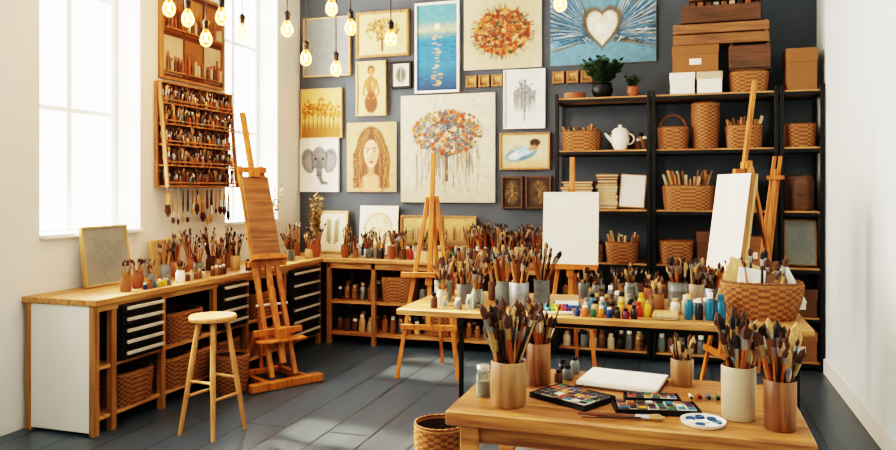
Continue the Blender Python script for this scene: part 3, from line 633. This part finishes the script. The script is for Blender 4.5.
def palette_set(loc,nx,ny,s,rz,tin=BLK):
    b=B(); w=nx*s+.02;d=ny*s+.02; b.box((0,0,.006),(w,d,.012),tin,b=.002)
    for sx in(-1,1): b.box((sx*w/2,0,.01),(.005,d,.02),tin)
    for sy in(-1,1): b.box((0,sy*d/2,.01),(w,.005,.02),tin)
    for i in range(nx):
        for j in range(ny):
            c=((i+.5)*s-w/2+.01,(j+.5)*s-d/2+.01,.016); b.box(c,(s*.86,s*.86,.01),random.choice((WHITE,CER,CERG))); b.box((c[0],c[1],.0205),(s*.74,s*.74,.006),random.choice(pan),b=.001)
    b.build('watercolour_pan_set',loc,rz)
palette_set((-.41,2.86,z),7,5,.034,-.5); palette_set((-.10,2.80,z),8,3,.034,.22); palette_set((-.12,2.93,z),6,2,.03,.15)
b=B(); b.box((0,0,.004),(.33,.25,.008),KRAFTD,b=.002); b.box((0,0,.016),(.32,.24,.016),WHITE,b=.002); b.box((.004,.003,.026),(.318,.238,.002),WHITE)
for i in range(20): b.rings([(-.155+i*.016,.122+.006*math.cos(t),.016+.014*math.sin(t)) for t in(0,1.5,3.1)],[.0012]*3,STEEL,4)
b.build('spiral_sketchbook',(-.245,3.145,z),-.15)
b=B(); b.lathe([(0,0),(.065,0),(.073,.008),(.075,.016),(.071,.016),(.066,.008),(0,.006)],WHITE,n=32); b.lathe([(0,.0075),(.014,.0075),(.018,.012)],WHITE,n=12)
for k in range(7):
    a=k*.9; b.lathe([(0,.011),(.013,.011),(.016,.014),(.016,.0065)],random.choice([pan[10],pan[3],WHITE,BLUEW,PAINTS[10]]),(.045*math.cos(a),.045*math.sin(a),0),12)
b.build('porcelain_palette',(.06,2.69,z))
b=B()
for i in range(5):
    x=-.07+i*.033; m=random.choice(PAINTS); y=R(-.008,.008); b.rings([(x,y-.035,.011),(x,y-.024,.011),(x,y-.022,.011),(x,y+.04,.008)],[.005,.005,.009,.003],m,8,True,[BLK,m,m])
b.build('paint_tubes',(.09,3.02,z),.1)
b=B(); brush(b,(0,0,.01),(1,.12,0),.3,1.2); brush(b,(.02,-.04,.01),(1,.3,0),.28,1.1); b.build('loose_paintbrushes',(-.36,2.65,z))
PL=M('white_plastic','DADDDB',.3); b=B()
for s_ in(-1,1): b.box((s_*.17,0,.13),(.006,.26,.26),PL); b.box((0,s_*.13,.13),(.34,.006,.26),PL)
b.box((0,0,.004),(.34,.26,.008),PL); b.box((0,0,.27),(.37,.29,.022),PL,b=.005); b.box((0,-.13,.2),(.12,.02,.03),GREY,b=.003)
b.build('plastic_storage_bin',(-.45,3.0,.254))
basket((-1.2,3.66,0.001),.27,.27,.34,1,.8)
basket((-3.34,4.98,.001),.28,.28,.28,1,.85)
# ---------------------------------------------------------------- shelving
LV=[.08,.46,.88,1.37,1.92,2.41]
def shelving(x0,x1):
    b=B(); w=x1-x0
    for x in(x0,x1):
        for y in(-.2,.2): b.box((x,y,1.225),(.032,.032,2.45),BLK,b=.002)
        for z in LV: b.box((x,0,z-.03),(.02,.37,.025),BLK)
    for z in LV:
        b.box(((x0+x1)/2,0,z-.011),(w-.034,.40,.022),W_bench,b=.002)
        for y in(-.2,.2): b.box(((x0+x1)/2,y,z-.03),(w-.03,.014,.03),BLK)
    b.build('metal_shelving_unit',(0,7.2,0))
shelving(-1.145,-.31); shelving(-.265,.755); shelving(.80,1.115)
e=.001
stems((-.74,7.15,2.41+e),'potted_fern',80,.32,LEAF,BLK,.10,.14,10,.06,.9)
stems((-.46,7.12,2.41+e),'potted_succulent',22,.14,LEAF,TERR,.055,.10,6,.035,.7)
b=B(); cup(b,.1,.06,TERR,'cup'); b.build('clay_bowl',(-1.0,7.15,2.41+e))
basket((-.93,7.12,1.92+e),.36,.28,.17,.5,.92,fill='rolls',L=.22,k=16)
b=B(); cup(b,.085,.17,WHITE,'pot'); b.lathe([(.08,.17),(.05,.2),(.015,.21),(.02,.23),(0,.235)],WHITE,n=20); b.tube([Vector((.075+.05*math.sin(t),0,.1+.05*math.cos(t))) for t in np.linspace(0,math.pi,9)],.008,WHITE); b.rings([(-.07,0,.08),(-.12,0,.13),(-.14,0,.16)],[.02,.014,.01],WHITE,8)
b.build('white_ceramic_jug',(-.57,7.08,1.92+e))
jarrow('paint_jar_row',(-.40,7.12,1.92+e),(-.01,.05),.03,.11,cols=EARTH); jarrow('paint_jar_row',(-.55,7.31,1.92+e),np.arange(-.12,.2,.09),.035,.2,cols=EARTH)
books('stacked_canvas_panels',(-.96,7.15,1.37+e),.3,.3,9,.03); books('stacked_canvas_panels',(-.69,7.2,1.37+e),.2,.26,11,.03)
b=B(); b.box((0,0,0),(.22,.02,.30),WHITE,b=.002); b.box((0,.008,0),(.24,.02,.32),W_frame,b=.002); o=b.build('tilted_framed_print',(-.46,7.12,1.37+.17)); o.rotation_euler=(-.2,0.06,0)
crate('wooden_crate',(-.9,7.15,.88+e),.36,.3,.17,W_dark,2,True); basket((-.55,7.12,.88+e),.3,.3,.18,.5,.92,fill='rolls',L=.24,k=12)
crate('wooden_crate',(-.9,7.15,.46+e),.38,.3,.2,W_crate,2,True); box_lid('cardboard_box',(-.5,7.15,.46+e),.3,.3,.24,KRAFTD)
for yy in(7.06,7.2): jarrow('paint_jar_row',(-.72,yy,.08+e),np.arange(-.34,.34,.082),.034,.15,cols=EARTH+PAINTS[:2])
box_lid('white_storage_box',(-.02,7.13,2.41+e),.22,.3,.19,WHITE); box_lid('white_storage_box',(.21,7.13,2.41+e),.22,.3,.19,WHITE,CER)
box_lid('cardboard_box',(.09,7.14,2.602),.40,.3,.24,KRAFT)
basket((.54,7.12,2.41+e),.32,.28,.17,.5,.92); crate('wooden_crate',(.54,7.14,2.60),.34,.3,.235,W_dark,1)
crate('wooden_crate',(.30,7.15,2.845),.80,.3,.19,W_crate,2); crate('wooden_crate',(.30,7.15,3.04),.66,.3,.16,W_dark,1,True)
crate('wooden_crate',(.34,7.15,3.24),.6,.3,.16,W_crate,1,False)
basket((-.1,7.13,1.92+e),.27,.25,.19,.6,.9,True); basket((.18,7.13,1.92+e),.24,.24,.40,1,.85); basket((.5,7.12,1.92+e),.30,.26,.19,.5,.92,fill='rolls',L=.24,k=14)
basket((.03,7.12,1.37+e),.44,.3,.21,.5,.92,fill='rolls',L=.30,k=34); box_lid('cardboard_box',(.45,7.14,1.37+e),.32,.3,.3,KRAFT)
basket((-.07,7.12,.88+e),.30,.3,.2,.5,.92); box_lid('cardboard_box',(.25,7.14,.88+e),.3,.3,.3,KRAFTD); box_lid('cardboard_box',(.57,7.14,.88+e),.28,.3,.26,KRAFT)
crate('wooden_crate',(-.05,7.14,.46+e),.34,.3,.2,W_dark,2,True); box_lid('cardboard_box',(.3,7.14,.46+e),.3,.3,.26,KRAFTD); basket((.58,7.13,.46+e),.28,.3,.2,.5,.92)
for yy in(7.06,7.2): jarrow('paint_jar_row',(.0,yy,.08+e),np.arange(-.2,.2,.085),.034,.15,cols=EARTH+PAINTS[:2])
box_lid('cardboard_box',(.5,7.14,.08+e),.42,.3,.28,KRAFT)
box_lid('cardboard_box',(.957,7.14,2.41+e),.25,.28,.36,KRAFT,label=False); basket((.957,7.13,1.92+e),.25,.25,.19,.6,.9)
b=B(); b.lathe([(0,0),(.11,0),(.115,.02),(.115,.26),(.1,.3),(.02,.31),(.02,.33),(0,.335)],W_dark,n=24); b.build('round_wooden_box',(.957,7.13,1.37+e))
cv=Cv(.24,.38,'8E9088'); d_plain(cv); b=B(); painting(b,cv,.02,.012,W_frame,cz=.21); b.build('textured_grey_canvas',(.957,7.12,.88+e),0,-.1)
for zz,hh in((.46,.24),(.08,.26)): box_lid('cardboard_box',(.957,7.14,zz+e),.25,.28,hh,random.choice((KRAFT,KRAFTD)))
# ---------------------------------------------------------------- pendants
AMB=glass('amber_bulb_glass','F2CC98',.06)
FIL,n,l,p=newmat('glowing_filament'); p.inputs['Emission Color'].default_value=(1,.58,.26,1); p.inputs['Emission Strength'].default_value=40
for x,y,z in((-3.45,4.4,2.83),(-3.37,4.5,2.775),(-3.29,4.6,2.646),(-3.23,4.7,2.82),(-3.12,4.8,2.72),(-2.86,5.0,2.77),(-2.81,5.2,2.58),(-2.49,5.0,2.90),(-2.65,5.4,2.52),(-2.43,5.2,2.795),(-2.10,5.2,2.69),(-.795,5.0,2.81)):
    b=B(); b.lathe([(0,-.065),(.018,-.062),(.036,-.045),(.044,-.02),(.042,.005),(.03,.035),(.018,.055),(.014,.065)],AMB,n=18)
    b.lathe([(.015,.06),(.02,.062),(.021,.1),(.024,.102),(.024,.118),(.012,.13),(.004,.14)],BLK,n=14); b.cyl((0,0,.135),(0,0,CZ-z-.02),.005,.005,BLK,6); b.lathe([(.045,CZ-z-.025),(.045,CZ-z-.001),(0,CZ-z-.001)],BLK,n=14); b.lathe([(0,CZ-z-.028),(.045,CZ-z-.025)],BLK,n=14)
    pts=[Vector((.018*math.cos(a*2.4),.018*math.sin(a*2.4),(.035 if a%2 else -.03))) for a in range(9)]
    b.tube(pts,.0016,FIL,4); b.cyl((0,0,-.01),(0,0,.06),.004,.003,GLS,6)
    b.build('pendant_bulb_lamp',(x,y,z))
    L=bpy.data.lights.new('bulb_light','POINT'); L.energy=9; L.color=(1,.6,.28); L.shadow_soft_size=.015
    o=bpy.data.objects.new('bulb_light',L); o.location=(x,y,z-.0); bpy.context.scene.collection.objects.link(o)
# ---------------------------------------------------------------- light
w=bpy.data.worlds.new('World'); bpy.context.scene.world=w; w.use_nodes=True
bg=w.node_tree.nodes['Background']; bg.inputs[0].default_value=(1,.97,.92,1); bg.inputs[1].default_value=7
for a,c in WN:
    L=bpy.data.lights.new('window_daylight','AREA'); L.shape='RECTANGLE'; L.size=wz1-wz0+.4; L.size_y=c-a+.8; L.energy=190 if a<3.5 else 290; L.color=(1,.9,.76)
    o=bpy.data.objects.new('window_daylight',L); o.location=(X0-.6,(a+c)/2,(wz0+wz1)/2); o.rotation_euler=(0,-math.pi/2,0); bpy.context.scene.collection.objects.link(o)
L=bpy.data.lights.new('sun','SUN'); L.energy=16; L.color=(1,.76,.48); L.angle=.06
o=bpy.data.objects.new('sun',L); d=Vector((.8,-.12,-.66)); o.rotation_euler=d.to_track_quat('-Z','Y').to_euler(); bpy.context.scene.collection.objects.link(o)
L=bpy.data.lights.new('fill_light','AREA'); L.size=2.2; L.energy=62; L.color=(1,.94,.86)  # unseen overhead fill lamp, added to brighten the room
o=bpy.data.objects.new('fill_light',L); o.location=(-1.4,1.2,4.0); o.rotation_euler=(math.radians(25),0,0); bpy.context.scene.collection.objects.link(o)
# ---------------------------------------------------------------- camera
cam=bpy.data.cameras.new('camera'); co=bpy.data.objects.new('camera',cam); bpy.context.scene.collection.objects.link(co)
cam.sensor_width=36; cam.lens=36*746/896; cam.shift_y=-35/896; co.location=(0,0,1.55); co.rotation_euler=(math.pi/2,0,math.radians(17.6)); cam.clip_start=.05
bpy.context.scene.camera=co
vs=bpy.context.scene.view_settings; vs.view_transform='Filmic'; vs.look='Very High Contrast'; vs.exposure=.0
